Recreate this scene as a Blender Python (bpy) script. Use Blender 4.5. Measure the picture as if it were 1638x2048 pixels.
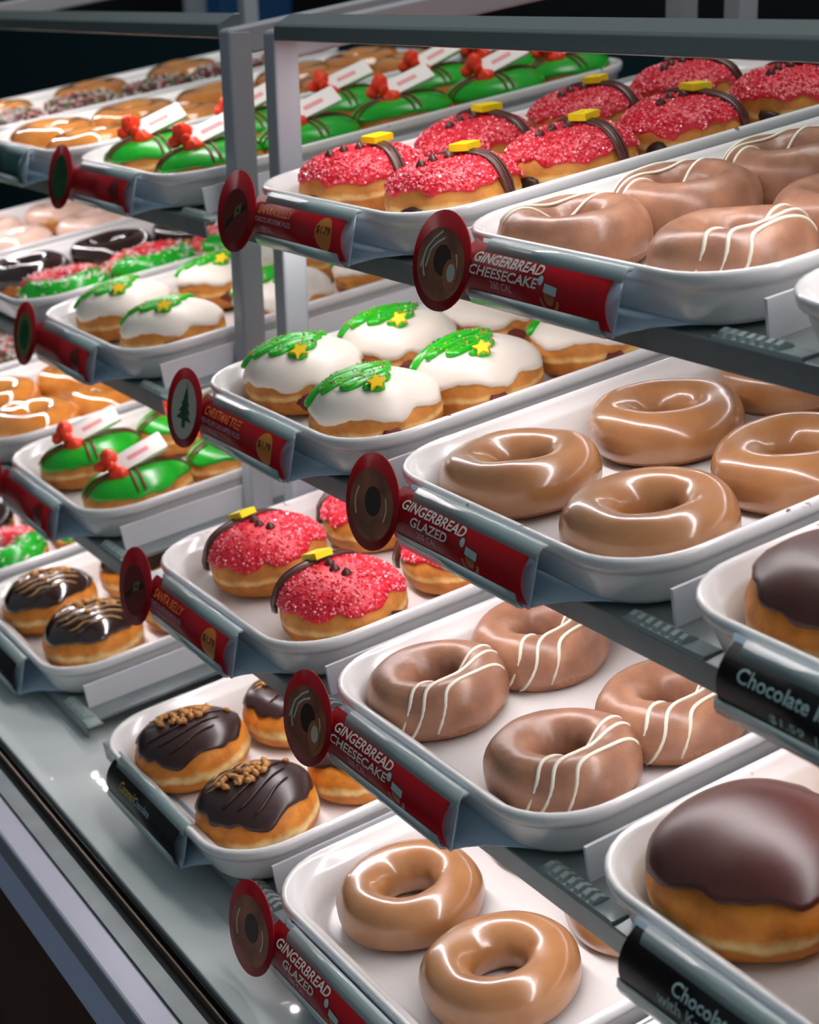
import bpy, math, random
from mathutils import Vector, Matrix, noise

for o in list(bpy.data.objects):
    bpy.data.objects.remove(o, do_unlink=True)
SC = bpy.context.scene
COL = SC.collection
ZO = 1.2                                   # counter deck ends up about 0.79 m above the floor

# ------------------------------------------------------------------ camera
yaw, pitch, roll = -1.0495, 0.3033, -0.0225
FPX = 3398.6
fw = Vector((math.sin(yaw)*math.cos(pitch), math.cos(yaw)*math.cos(pitch), -math.sin(pitch)))
rt = fw.cross(Vector((0, 0, 1))).normalized()
up = rt.cross(fw)
cr, sr = math.cos(roll), math.sin(roll)
rt2 = rt*cr + up*sr
up2 = -rt*sr + up*cr
cam_d = bpy.data.cameras.new('camera')
cam = bpy.data.objects.new('camera', cam_d)
COL.objects.link(cam)
m = Matrix((rt2, up2, -fw)).transposed().to_4x4()
m.translation = Vector((0.9505, -0.4999, 0.1705 + ZO))
cam.matrix_world = m
cam_d.sensor_fit = 'HORIZONTAL'
cam_d.sensor_width = 36.0
cam_d.lens = 36.0*FPX/1638.0
cam_d.clip_start = 0.02
cam_d.dof.use_dof = True
cam_d.dof.focus_distance = 0.97
cam_d.dof.aperture_fstop = 14.0
SC.camera = cam

# ------------------------------------------------------------------ world, view
W = bpy.data.worlds.new('world')
SC.world = W
W.use_nodes = True
W.node_tree.nodes['Background'].inputs[0].default_value = (0.74, 0.90, 1.0, 1)
W.node_tree.nodes['Background'].inputs[1].default_value = 0.17
SC.view_settings.view_transform = 'Standard'
SC.view_settings.look = 'None'
SC.view_settings.gamma = 1.0
SC.view_settings.use_curve_mapping = False
SC.view_settings.exposure = 0.30
LED_POWER = 135.0

# a ceiling lamp panel of the shop, in front of the case and high up
def area(name, loc, target, sx, sy, power, col):
    l = bpy.data.lights.new(name, 'AREA')
    l.shape = 'RECTANGLE'; l.size = sx; l.size_y = sy; l.energy = power; l.color = col
    o = bpy.data.objects.new(name, l); COL.objects.link(o)
    o.location = loc
    o.rotation_euler = (Vector(target)-Vector(loc)).to_track_quat('-Z', 'Y').to_euler()
    return o
area('ceiling_light', (0.1, 0.5, 3.0), (0.1, 0.3, 1.0), 1.6, 0.6, 16, (1.0, 0.97, 0.93))

# ------------------------------------------------------------------ helpers
def lin(c):
    return tuple(((v/255.0)/12.92 if v/255.0 <= 0.04045 else ((v/255.0+0.055)/1.055)**2.4) for v in c) + (1.0,)

def empty(name, mat):
    o = bpy.data.objects.new(name, None)
    o.empty_display_size = 0.02
    COL.objects.link(o)
    o.matrix_world = mat
    return o

def tag(o, label=None, cat=None, group=None, kind=None):
    if label: o['label'] = label
    if cat: o['category'] = cat
    if group: o['group'] = group
    if kind: o['kind'] = kind
    return o

def mesh(name, verts, faces, mat, smooth=True):
    me = bpy.data.meshes.new(name)
    me.from_pydata([tuple(v) for v in verts], [], faces)
    me.update()
    if smooth:
        me.polygons.foreach_set('use_smooth', [True]*len(me.polygons))
    if mat: me.materials.append(mat)
    return me

def part(name, me, parent=None, mw=None):
    o = bpy.data.objects.new(name, me)
    COL.objects.link(o)
    if parent: o.parent = parent
    if mw is not None:
        if parent: o.matrix_local = mw
        else: o.matrix_world = mw
    return o

class MB:
    """collects verts and faces of one mesh"""
    def __init__(s): s.v = []; s.f = []
    def add(s, v, f):
        n = len(s.v); s.v += [Vector(p) for p in v]; s.f += [tuple(i+n for i in q) for q in f]
    def box(s, lo, hi):
        x0, y0, z0 = lo; x1, y1, z1 = hi
        s.add([(x0,y0,z0),(x1,y0,z0),(x1,y1,z0),(x0,y1,z0),(x0,y0,z1),(x1,y0,z1),(x1,y1,z1),(x0,y1,z1)],
              [(0,3,2,1),(4,5,6,7),(0,1,5,4),(1,2,6,5),(2,3,7,6),(3,0,4,7)])
    def prism(s, prof, x0, x1):
        """closed (u,h) profile extruded along x"""
        n = len(prof)
        v = [(x0, p[0], p[1]) for p in prof] + [(x1, p[0], p[1]) for p in prof]
        f = [(i, (i+1) % n, n+(i+1) % n, n+i) for i in range(n)]
        f += [tuple(range(n-1, -1, -1)), tuple(range(n, 2*n))]
        s.add(v, f)
    def tube(s, pts, r, seg=8, flat=1.0, upv=(0, 0, 1), taper=True):
        pts = [Vector(p) for p in pts]
        n = len(pts); rings = []
        for i, p in enumerate(pts):
            t = (pts[min(i+1, n-1)]-pts[max(i-1, 0)])
            if t.length < 1e-9: t = Vector((1, 0, 0))
            t.normalize()
            u = Vector(upv[i]) if isinstance(upv, list) else Vector(upv)
            sd = t.cross(u)
            if sd.length < 1e-6: sd = t.cross(Vector((1, 0.3, 0)))
            sd.normalize(); nn = sd.cross(t)
            rr = r[i] if isinstance(r, (list, tuple)) else r
            if taper and i in (0, n-1): rr *= 0.45
            rings.append([p + sd*(math.cos(2*math.pi*k/seg)*rr) + nn*(math.sin(2*math.pi*k/seg)*rr*flat) for k in range(seg)])
        v = [q for g in rings for q in g]
        f = [(i*seg+k, i*seg+(k+1) % seg, (i+1)*seg+(k+1) % seg, (i+1)*seg+k) for i in range(n-1) for k in range(seg)]
        f += [tuple(range(seg-1, -1, -1)), tuple(range((n-1)*seg, n*seg))]
        s.add(v, f)
    def blob(s, c, rx, ry, rz, seg=8, rin=5, rot=None, seed=0, amp=0.0):
        v = []; f = []
        for i in range(rin+1):
            ph = -math.pi/2 + math.pi*i/rin
            for k in range(seg):
                a = 2*math.pi*k/seg
                q = Vector((math.cos(a)*math.cos(ph), math.sin(a)*math.cos(ph), math.sin(ph)))
                if amp: q *= 1+amp*noise.noise(q*1.7+Vector((seed*3.1, seed, 0)))
                q = Vector((q.x*rx, q.y*ry, q.z*rz))
                if rot: q = rot @ q
                v.append(q+Vector(c))
        f = [(i*seg+k, i*seg+(k+1) % seg, (i+1)*seg+(k+1) % seg, (i+1)*seg+k) for i in range(rin) for k in range(seg)]
        s.add(v, f)
    def make(s, name, mat, smooth=True):
        return mesh(name, s.v, s.f, mat, smooth)

def bevel(o, w, seg=2):
    b = o.modifiers.new('bevel', 'BEVEL'); b.width = w; b.segments = seg; b.limit_method = 'ANGLE'; b.angle_limit = math.radians(40)
    return o

# ------------------------------------------------------------------ materials
MATS = {}
def principled(name, rgb, rough=0.5, metal=0.0, spec=0.5, coat=0.0, sss=0.0, emit=None, estr=0.0, noise_amt=0.0, noise_scale=40.0,
               rgb2=None, bump=0.0, bump_scale=200.0, trans=0.0, coatr=0.1, ramp=(0.35, 0.65)):
    if name in MATS: return MATS[name]
    mt = bpy.data.materials.new(name); mt.use_nodes = True
    nt = mt.node_tree; b = nt.nodes['Principled BSDF']
    b.inputs['Base Color'].default_value = lin(rgb)
    b.inputs['Roughness'].default_value = rough
    b.inputs['Metallic'].default_value = metal
    b.inputs['Specular IOR Level'].default_value = spec
    b.inputs['Coat Weight'].default_value = coat
    b.inputs['Coat Roughness'].default_value = coatr
    b.inputs['Transmission Weight'].default_value = trans
    if sss:
        b.inputs['Subsurface Weight'].default_value = sss
        b.inputs['Subsurface Radius'].default_value = (0.006, 0.003, 0.0015)
        b.inputs['Subsurface Scale'].default_value = 1.0
    if emit:
        b.inputs['Emission Color'].default_value = emit; b.inputs['Emission Strength'].default_value = estr
    if rgb2 or bump:
        tc = nt.nodes.new('ShaderNodeTexCoord')
    if rgb2:
        nz = nt.nodes.new('ShaderNodeTexNoise'); nz.inputs['Scale'].default_value = noise_scale; nz.inputs['Detail'].default_value = 5
        rp = nt.nodes.new('ShaderNodeValToRGB')
        rp.color_ramp.elements[0].position = ramp[0]; rp.color_ramp.elements[1].position = ramp[1]
        rp.color_ramp.elements[0].color = lin(rgb); rp.color_ramp.elements[1].color = lin(rgb2)
        nt.links.new(tc.outputs['Object'], nz.inputs['Vector']); nt.links.new(nz.outputs['Fac'], rp.inputs['Fac'])
        nt.links.new(rp.outputs['Color'], b.inputs['Base Color'])
    if bump:
        n2 = nt.nodes.new('ShaderNodeTexNoise'); n2.inputs['Scale'].default_value = bump_scale; n2.inputs['Detail'].default_value = 4
        bp = nt.nodes.new('ShaderNodeBump'); bp.inputs['Strength'].default_value = bump; bp.inputs['Distance'].default_value = 0.002
        nt.links.new(tc.outputs['Object'], n2.inputs['Vector']); nt.links.new(n2.outputs['Fac'], bp.inputs['Height'])
        nt.links.new(bp.outputs['Normal'], b.inputs['Normal'])
    MATS[name] = mt
    return mt

def dough_mat(name, low, band, high, zb, zw, rough=0.55):
    """fried dough: browned base, pale proofing line around the waist, browned crown"""
    if name in MATS: return MATS[name]
    mt = principled(name, high, rough, bump=0.35, bump_scale=160.0, spec=0.35)
    nt = mt.node_tree; b = nt.nodes['Principled BSDF']
    tc = [n for n in nt.nodes if n.type == 'TEX_COORD'][0]
    sep = nt.nodes.new('ShaderNodeSeparateXYZ')
    nz = nt.nodes.new('ShaderNodeTexNoise'); nz.inputs['Scale'].default_value = 55.0; nz.inputs['Detail'].default_value = 3
    ma = nt.nodes.new('ShaderNodeMath'); ma.operation = 'MULTIPLY_ADD'; ma.inputs[1].default_value = zw*1.6; ma.inputs[2].default_value = -zw*0.8
    ad = nt.nodes.new('ShaderNodeMath'); ad.operation = 'ADD'
    mr = nt.nodes.new('ShaderNodeMapRange'); mr.inputs['From Min'].default_value = zb-2*zw; mr.inputs['From Max'].default_value = zb+2*zw
    rp = nt.nodes.new('ShaderNodeValToRGB')
    e = rp.color_ramp.elements
    e[0].position = 0.0; e[0].color = lin(low); e[1].position = 1.0; e[1].color = lin(high)
    k = e.new(0.40); k.color = lin(low); k = e.new(0.5); k.color = lin(band); k = e.new(0.58); k.color = lin(band); k = e.new(0.74); k.color = lin(high)
    n2 = nt.nodes.new('ShaderNodeTexNoise'); n2.inputs['Scale'].default_value = 75.0; n2.inputs['Detail'].default_value = 6
    mx = nt.nodes.new('ShaderNodeMix'); mx.data_type = 'RGBA'; mx.blend_type = 'MULTIPLY'
    rp2 = nt.nodes.new('ShaderNodeValToRGB'); rp2.color_ramp.elements[0].position = 0.3; rp2.color_ramp.elements[1].position = 0.62
    rp2.color_ramp.elements[0].color = (0.62, 0.52, 0.42, 1); rp2.color_ramp.elements[1].color = (1, 1, 1, 1)
    L = nt.links.new
    L(tc.outputs['Object'], sep.inputs[0]); L(tc.outputs['Object'], nz.inputs['Vector']); L(tc.outputs['Object'], n2.inputs['Vector'])
    L(nz.outputs['Fac'], ma.inputs[0]); L(sep.outputs['Z'], ad.inputs[0]); L(ma.outputs[0], ad.inputs[1])
    L(ad.outputs[0], mr.inputs['Value']); L(mr.outputs[0], rp.inputs['Fac'])
    L(n2.outputs['Fac'], rp2.inputs['Fac'])
    mx.inputs[0].default_value = 1.0
    L(rp.outputs['Color'], mx.inputs[6]); L(rp2.outputs['Color'], mx.inputs[7]); L(mx.outputs[2], b.inputs['Base Color'])
    return mt

def tray_mat():
    """white enamel, worn to dark chips along the rolled rim"""
    mt = principled('white_enamel', (236, 234, 232), 0.22, spec=0.5, coat=0.3)
    nt = mt.node_tree; b = nt.nodes['Principled BSDF']; L = nt.links.new
    tc = nt.nodes.new('ShaderNodeTexCoord'); sep = nt.nodes.new('ShaderNodeSeparateXYZ')
    mr = nt.nodes.new('ShaderNodeMapRange'); mr.inputs['From Min'].default_value = 0.0265; mr.inputs['From Max'].default_value = 0.030
    nz = nt.nodes.new('ShaderNodeTexNoise'); nz.inputs['Scale'].default_value = 85; nz.inputs['Detail'].default_value = 6
    inf = nt.nodes.new('ShaderNodeObjectInfo')
    va = nt.nodes.new('ShaderNodeVectorMath'); va.operation = 'ADD'
    L(tc.outputs['Object'], va.inputs[0]); L(inf.outputs['Location'], va.inputs[1])
    rp = nt.nodes.new('ShaderNodeValToRGB'); rp.color_ramp.elements[0].position = 0.685; rp.color_ramp.elements[1].position = 0.71
    mu = nt.nodes.new('ShaderNodeMath'); mu.operation = 'MULTIPLY'
    mx = nt.nodes.new('ShaderNodeMix'); mx.data_type = 'RGBA'
    L(tc.outputs['Object'], sep.inputs[0]); L(sep.outputs['Z'], mr.inputs['Value']); L(va.outputs[0], nz.inputs['Vector'])
    L(nz.outputs['Fac'], rp.inputs['Fac']); L(rp.outputs['Color'], mu.inputs[0]); L(mr.outputs[0], mu.inputs[1])
    L(mu.outputs[0], mx.inputs[0]); mx.inputs[6].default_value = lin((236, 234, 232)); mx.inputs[7].default_value = lin((92, 86, 82))
    L(mx.outputs[2], b.inputs['Base Color'])
    return mt

M_TRAY = tray_mat()
M_SHELF = principled('brushed_grey_steel', (150, 158, 158), 0.34, metal=0.55, rgb2=(138, 146, 147), noise_scale=30)
M_FRAME = principled('grey_powder_coat', (172, 175, 181), 0.33, spec=0.5)
M_RAIL = principled('grey_green_rail', (112, 122, 122), 0.28, spec=0.5, metal=0.3)
M_DIV = principled('white_divider', (226, 226, 230), 0.35)
M_PLAST = principled('pale_blue_plastic', (168, 190, 206), 0.2, spec=0.5, coat=0.2)
M_CLIP = principled('grey_plastic_clip', (160, 176, 176), 0.18, spec=0.6, coat=0.4)
M_CLEAR = principled('clear_ribbed_plastic', (196, 210, 208), 0.08, spec=0.6, trans=0.4)
M_RED = principled('dark_red_card', (176, 16, 28), 0.38, spec=0.22, rgb2=(146, 10, 20), noise_scale=18)
M_BLACKC = principled('black_card', (14, 13, 15), 0.35, spec=0.3)
M_TEALC = principled('dark_teal_card', (12, 58, 58), 0.35)
M_PRINTW = principled('print_white', (230, 226, 214), 0.4)
M_PRINTPALE = principled('print_pale_blue', (178, 206, 204), 0.4)
M_PRINTPINK = principled('print_pink', (212, 168, 176), 0.4)
M_PRINTOR = principled('print_orange', (246, 124, 58), 0.4)
M_PRINTYEL = principled('print_yellow', (206, 168, 40), 0.4)
M_PRINTSPOT = principled('print_amber_spot', (208, 122, 44), 0.4)
M_PRINTDK = principled('print_dark', (72, 20, 14), 0.4)
M_PRBROWN = principled('print_brown', (166, 98, 64), 0.3, rgb2=(126, 68, 44), noise_scale=60)
M_PRBROWN2 = principled('print_deep_brown', (52, 20, 14), 0.3)
M_PRHI = principled('print_tan', (224, 184, 150), 0.3)
M_PRGREEN = principled('print_green', (38, 98, 50), 0.35, rgb2=(22, 66, 34), noise_scale=150)
M_PRGREY = principled('print_grey', (196, 190, 176), 0.35)
M_PROLIVE = principled('print_olive', (110, 120, 62), 0.35)
M_PRREDDK = principled('print_maroon', (118, 26, 20), 0.35)
M_BOX = principled('print_biscuit', (168, 98, 52), 0.4)
M_DECK = principled('satin_steel_deck', (224, 229, 227), 0.34, metal=0.0, rgb2=(212, 219, 217), noise_scale=12, coat=0.5, coatr=0.045)
M_TRIM = principled('aluminium_trim', (190, 190, 204), 0.35, metal=0.5)
M_TRIMB = principled('blue_grey_trim', (214, 221, 252), 0.4)
M_GROOVE = principled('black_gasket', (16, 17, 20), 0.5)
M_BRONZE = principled('bronze_edge', (140, 120, 104), 0.3, metal=0.6)
M_CAB = principled('dark_brown_laminate', (82, 54, 40), 0.6, rgb2=(66, 42, 30), noise_scale=8)
M_FLOOR = principled('dark_floor', (46, 36, 30), 0.5, rgb2=(36, 28, 24), noise_scale=4)
M_WALL = principled('dark_wall', (26, 26, 34), 0.7, rgb2=(44, 40, 40), noise_scale=2.0)
M_BLUE = principled('blue_panel', (40, 96, 150), 0.5)
M_TAN = principled('tan_rail', (196, 176, 156), 0.4)
M_WHITE = principled('white_paint', (226, 224, 226), 0.4)
M_TEAL = principled('teal_panel', (20, 52, 58), 0.5)
def led_mat():
    mt = bpy.data.materials.new('led_chip'); mt.use_nodes = True
    nt = mt.node_tree; nt.nodes.clear()
    e = nt.nodes.new('ShaderNodeEmission'); e.inputs['Color'].default_value = (1.0, 0.935, 0.955, 1); e.inputs['Strength'].default_value = LED_POWER
    o = nt.nodes.new('ShaderNodeOutputMaterial'); nt.links.new(e.outputs[0], o.inputs[0])
    return mt
M_LED = led_mat()

D_GOLD = dough_mat('golden_dough', (196, 122, 48), (236, 196, 128), (208, 138, 62), 0.016, 0.004)
D_PALE = dough_mat('pale_band_dough', (206, 132, 52), (240, 214, 150), (216, 136, 48), 0.015, 0.006)
D_GING = dough_mat('ginger_dough', (150, 98, 58), (186, 136, 92), (160, 106, 62), 0.006, 0.003)
D_CHZ = principled('gingerbread_dough', (140, 92, 66), 0.5, rgb2=(166, 112, 78), noise_scale=70, bump=0.4, bump_scale=220, spec=0.35)
I_GLAZE = principled('ginger_glaze', (170, 120, 76), 0.32, spec=0.5, coat=0.8, coatr=0.14, rgb2=(158, 106, 64), noise_scale=45, bump=0.06, bump_scale=120)
I_CHZ = principled('brown_glaze', (146, 102, 80), 0.34, spec=0.45, coat=0.2, coatr=0.3, rgb2=(174, 124, 94), noise_scale=55, bump=0.22, bump_scale=170, ramp=(0.40, 0.66))
I_CHOC = principled('dark_chocolate_icing', (74, 36, 30), 0.34, spec=0.4, coat=0.15, coatr=0.3, rgb2=(86, 44, 36), noise_scale=25, bump=0.05, bump_scale=60)
I_CHOCD = principled('blackish_chocolate_icing', (50, 30, 28), 0.32, spec=0.45, bump=0.08, bump_scale=80)
I_CHOCG = principled('shiny_chocolate_icing', (42, 24, 20), 0.14, spec=0.6, coat=0.6)
I_RED = principled('red_sugar_icing', (206, 18, 40), 0.35, rgb2=(226, 40, 62), noise_scale=120, bump=0.5, bump_scale=420, sss=0.15)
I_SUGAR = principled('pink_sugar_crystal', (255, 150, 160), 0.12, spec=0.7, sss=0.0)
I_WHITE = principled('white_icing', (230, 220, 208), 0.38, spec=0.4, sss=0.1)
I_GREEN = principled('bright_green_icing', (44, 186, 28), 0.26, spec=0.45, rgb2=(30, 170, 22), noise_scale=50)
I_GREENS = principled('grass_green_icing', (26, 168, 34), 0.26, spec=0.45, rgb2=(20, 150, 30), noise_scale=40)
I_CREAM = principled('cheesecake_cream', (232, 216, 176), 0.45)
I_DRIZ = principled('cream_drizzle', (240, 232, 210), 0.4, sss=0.1)
I_STRING = principled('brown_red_string_icing', (104, 34, 26), 0.35)
I_YEL = principled('yellow_fondant', (250, 226, 20), 0.4)
I_STAR = principled('yellow_star_candy', (252, 206, 28), 0.4)
I_TAGW = principled('white_sugar_tag', (244, 236, 230), 0.45)
I_BOW = principled('red_orange_bow', (246, 62, 24), 0.4)
I_PINKPR = principled('pink_print', (238, 150, 150), 0.5)
I_NUT = principled('peanut', (196, 140, 74), 0.55, rgb2=(170, 112, 52), noise_scale=200)
I_CARAM = principled('caramel_drizzle', (176, 128, 64), 0.3)
I_FILL = principled('red_cake_filling', (122, 32, 24), 0.6, rgb2=(80, 18, 14), noise_scale=220, bump=0.6)
I_FILLB = principled('chocolate_filling', (52, 28, 22), 0.4)
I_PALEICE = principled('pale_pink_icing', (236, 204, 188), 0.25, rgb2=(226, 188, 168), noise_scale=40, coat=0.3)
I_ORIG = principled('clear_sugar_glaze', (214, 142, 62), 0.1, coat=0.9, rgb2=(196, 118, 44), noise_scale=45, coatr=0.08)
I_GREENSP = principled('sprinkle_green', (54, 160, 62), 0.4)
I_WHITESP = principled('sprinkle_white', (238, 224, 220), 0.4)
I_REDSP = principled('sprinkle_red', (214, 44, 48), 0.4)
NP_COL = [principled('np_white', (240, 238, 230), 0.35), principled('np_red', (206, 56, 30), 0.35), principled('np_blue', (38, 78, 160), 0.35),
          principled('np_yellow', (240, 196, 40), 0.35), principled('np_orange', (232, 118, 40), 0.35)]

# ------------------------------------------------------------------ the rack grid
TH = 0.1567
P = 0.275
Y = [0.0, -0.0449, -0.0883, -0.1301]
Z = [0.0, -0.1358, -0.2645, -0.394]
S = [0.0107, 0.0034, -0.0051, -0.009]
LSH = (-0.1030, 0.0058, -0.009)
TW = 0.124                                  # half width of a tray
SHELFN = ['top', 'second', 'third', 'lowest']

def bx(row, n):
    """x of the label reference of tray n on a shelf"""
    return n*P + (S[row] if n >= 0 else 0.002 + LSH[0])
def frame(row, n, x=0.0, u=0.0, h=0.0):
    left = n < 0
    o = Vector((bx(row, n), Y[row] + (LSH[1] if left else 0), Z[row] + ZO + (LSH[2] if left else 0)))
    rot = Matrix.Rotation(TH, 4, 'X')
    return Matrix.Translation(o) @ rot @ Matrix.Translation((x, u, h))
DVX = -0.064                                # divider pitch reference
TCX = -0.056                        # tray centre relative to the label reference
FLOOR_H = 0.0046

# ------------------------------------------------------------------ setting: floor, wall, counter
def struct(name, me, mw=None):
    o = part(name, me, None, mw); o['kind'] = 'structure'; return o
b = MB(); b.box((-6, -4, -0.05), (4, 6, 0)); struct('floor', b.make('floor', M_FLOOR, False))
b = MB(); b.box((-6, 2.6, 0), (4, 2.7, 3.2)); struct('wall_back', b.make('wall_back', M_WALL, False))
b = MB(); b.box((-6.1, -4, 0), (-6.0, 2.7, 3.2)); struct('wall_left', b.make('wall_left', M_WALL, False))

DZ = -0.412 + ZO
FRONT = -0.166
ctr = empty('display_counter', Matrix.Translation((0, 0, 0)))
tag(ctr, 'low steel display counter with grooved front edge under both racks', 'counter')
X0, X1 = -2.6, 1.6
b = MB(); b.box((X0, FRONT+0.006, DZ-0.02), (X1, 0.75, DZ)); bevel(part('deck', b.make('deck', M_DECK, False), ctr), 0.0015)
b = MB(); b.box((X0, FRONT-0.0115, DZ-0.02), (X1, FRONT+0.006, DZ-0.006)); part('groove', b.make('groove', M_GROOVE, False), ctr)
b = MB(); b.box((X0, FRONT-0.0035, DZ-0.008), (X1, FRONT-0.0022, DZ-0.0005)); part('track_edge', b.make('track_edge', M_BRONZE, False), ctr)
b = MB(); b.box((X0, FRONT+0.0018, DZ-0.008), (X1, FRONT+0.0026, DZ-0.001)); part('track_edge', b.make('track_edge', M_GROOVE, False), ctr)
b = MB(); b.box((X0, FRONT-0.024, DZ-0.02), (X1, FRONT-0.0115, DZ-0.001)); part('trim_inner', b.make('trim_inner', M_SHELF, False), ctr)
b = MB(); b.box((X0, FRONT-0.044, DZ-0.022), (X1, FRONT-0.024, DZ-0.0025)); bevel(part('trim_strip', b.make('trim_strip', M_TRIM, False), ctr), 0.002)
b = MB(); b.box((X0, FRONT-0.043, DZ-0.055), (X1, FRONT-0.02, DZ-0.022)); part('trim_face', b.make('trim_face', M_TRIMB, False), ctr)
b = MB(); b.box((X0, FRONT-0.02, 0.0), (X1, 0.75, DZ-0.022)); part('cabinet', b.make('cabinet', M_CAB, False), ctr)

# ------------------------------------------------------------------ racks
def rack(n0, n1, label):
    left = n0 < 0
    oy = LSH[1] if left else 0.0; oz = (LSH[2] if left else 0.0)
    xr = -0.2785 if left else 0.705          # right end (outer face) of the module
    xl = -1.205 if left else -0.219
    base = empty('pastry_rack', Matrix.Translation(((xl+xr)/2, 0.06, DZ)))
    tag(base, label, 'display rack', 'the two display racks')
    inv = base.matrix_world.inverted()
    def P_(name, me, parent=base, mw=Matrix.Identity(4)):
        o = bpy.data.objects.new(name, me); COL.objects.link(o); o.parent = parent
        pw = base.matrix_world if parent is base else parent.matrix_world
        bpy.context.view_layer.update()
        o.matrix_local = (parent.matrix_world.inverted() if parent is not base else inv) @ mw
        return o
    py0, py1 = 0.0565, 0.0765
    ztop = 0.137 + ZO
    # posts
    for xa in (xr-0.0195, xl):
        b = MB(); b.box((xa, py0, DZ), (xa+0.0195, py1, ztop)); bevel(P_('post', b.make('post', M_FRAME, False)), 0.0022)
        b = MB(); b.box((xa, 0.492, DZ), (xa+0.0195, 0.512, ztop+0.16)); P_('rear_post', b.make('rear_post', M_FRAME, False))
        b = MB()
        k = math.tan(TH)
        b.prism([(py0+0.001, ztop+0.0005), (py0+0.44, ztop+0.44*k), (py0+0.44, ztop-0.021+0.44*k), (py0+0.02, ztop-0.021+0.02*k)][::-1], xa+0.0003, xa+0.0192)
        bevel(P_('side_rail', b.make('side_rail', M_FRAME, False)), 0.002)
    # front top rail
    b = MB()
    y = py0; z = ZO
    b.prism([(y+0.020, z+0.1330), (y+0.0022, z+0.1330), (y+0.0022, z+0.1308), (y, z+0.1308), (y, z+0.1408), (y+0.002, z+0.1428), (y+0.014, z+0.1490), (y+0.020, z+0.1490)], xl+0.019, xr-0.019)
    bevel(P_('top_rail', b.make('top_rail', M_RAIL, False)), 0.0015, 3)
    # shelves
    rot = Matrix.Rotation(TH, 4, 'X')
    def leds(parent, mw, xa, xb, ul, facing=-1):
        b = MB(); c = MB()
        x = xa+0.01
        while x < xb-0.006:
            b.add([(x-0.0026, ul-0.0026, -0.0012), (x-0.0026, ul+0.0026, -0.0012), (x+0.0026, ul+0.0026, -0.0012), (x+0.0026, ul-0.0026, -0.0012)], [(0, 1, 2, 3)])
            x += 0.0165
        c.box((xa, ul-0.005, -0.001), (xb, ul+0.005, 0.0))
        o = P_('led_strip', c.make('led_strip', M_WHITE, False), parent, mw)
        q = bpy.data.objects.new('led_row', b.make('led_row', M_LED, False)); COL.objects.link(q); q.parent = o
        return o
    leds(base, Matrix.Translation((0, 0, ZO+0.1329)), xl+0.055, xr-0.055, 0.069)
    for row in range(4):
        o = Vector((0, Y[row]+oy, Z[row]+ZO+oz))
        mw = Matrix.Translation(o) @ rot
        b = MB()
        b.prism([(0.488, 0.001), (0.0225, 0.001), (0.022, 0.0005), (0.022, -0.0135), (0.0238, -0.0135), (0.0238, -0.002), (0.488, -0.002)][::-1], xl+0.0005, xr-0.0005)
        sh = P_('shelf', b.make('shelf', M_SHELF, False), base, mw)
        bevel(sh, 0.0006, 2)
        bpy.context.view_layer.update()
        if row < 3:
            leds(sh, mw @ Matrix.Translation((0, 0, -0.0021)), xl+0.02, xr-0.02, 0.058)
            leds(sh, mw @ Matrix.Translation((0, 0, -0.0021)), xl+0.02, xr-0.02, 0.33)  # unseen rear strip, added to brighten the back of the trays below
        xs = [bx(row, n)+DVX-P/2 for n in range(n0, n1+1)]
        xs = xs[1:] + [bx(row, n1)+DVX+P/2]
        for xd in xs:
            if xd > xr-0.001: continue
            b = MB(); b.box((xd-0.0011, 0.0355, 0.001), (xd+0.0011, 0.47, 0.0212))
            P_('divider', b.make('divider', M_DIV, False), sh, mw)
            b = MB()
            for k in range(7):
                xx = xd-0.022+k*0.0064
                b.prism([(0.0225, 0.001), (0.0245, 0.0052), (0.0285, 0.0062), (0.033, 0.0035), (0.0345, 0.001)][::-1], xx, xx+0.0034)
            b.prism([(0.0225, 0.001), (0.023, 0.0028), (0.034, 0.0022), (0.035, 0.001)][::-1], xd-0.026, xd+0.036)
            P_('ribbed_clip', b.make('ribbed_clip', M_CLEAR, False), sh, mw)
    return base
rack(0, 2, 'nearer pastry rack of four sloping shelves on the right')
rack(-3, -1, 'farther pastry rack of four sloping shelves on the left')

# ------------------------------------------------------------------ trays
def tray_mesh():
    """rolled-rim basin; local origin on the tongue under the tray, front rim at y=0"""
    prof = [  # (inset from the outer rim, height)
        (0.016, 0.0000), (0.011, 0.0008), (0.0085, 0.004), (0.0045, 0.0185), (0.0040, 0.0205), (0.0012, 0.0222), (0.0003, 0.0250),
        (0.0000, 0.0280), (0.0008, 0.0296), (0.0022, 0.0302), (0.0040, 0.0296), (0.0055, 0.0275), (0.0080, 0.0235), (0.0105, 0.0222), (0.0125, 0.0200),
        (0.0165, 0.0065), (0.0190, 0.0030), (0.0240, 0.0016)]
    Ln = 0.465; R0 = 0.046; seg = 9
    v = []; f = []
    def loop(ins, z):
        r = R0-ins*0.75
        pts = []
        cx = TW-ins-r; y0 = ins+r; y1 = Ln-ins-r
        for (qx, qy, a0) in ((cx, y0, -90), (cx, y1, 0), (-cx, y1, 90), (-cx, y0, 180)):
            for k in range(seg):
                a = math.radians(a0+90*k/(seg-1))
                pts.append((qx+r*math.cos(a), qy+r*math.sin(a), z))
        return pts
    n = 4*seg
    for ins, z in prof: v += loop(ins, z)
    for i in range(len(prof)-1):
        for k in range(n):
            f.append((i*n+k, i*n+(k+1) % n, (i+1)*n+(k+1) % n, (i+1)*n+k))
    f.append(tuple(range(n-1, -1, -1)))
    f.append(tuple((len(prof)-1)*n+k for k in range(n)))
    return mesh('tray', v, f, M_TRAY)
TRAY_ME = tray_mesh()
TRAY_U = 0.0155
TRAY_H = 0.0030

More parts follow.
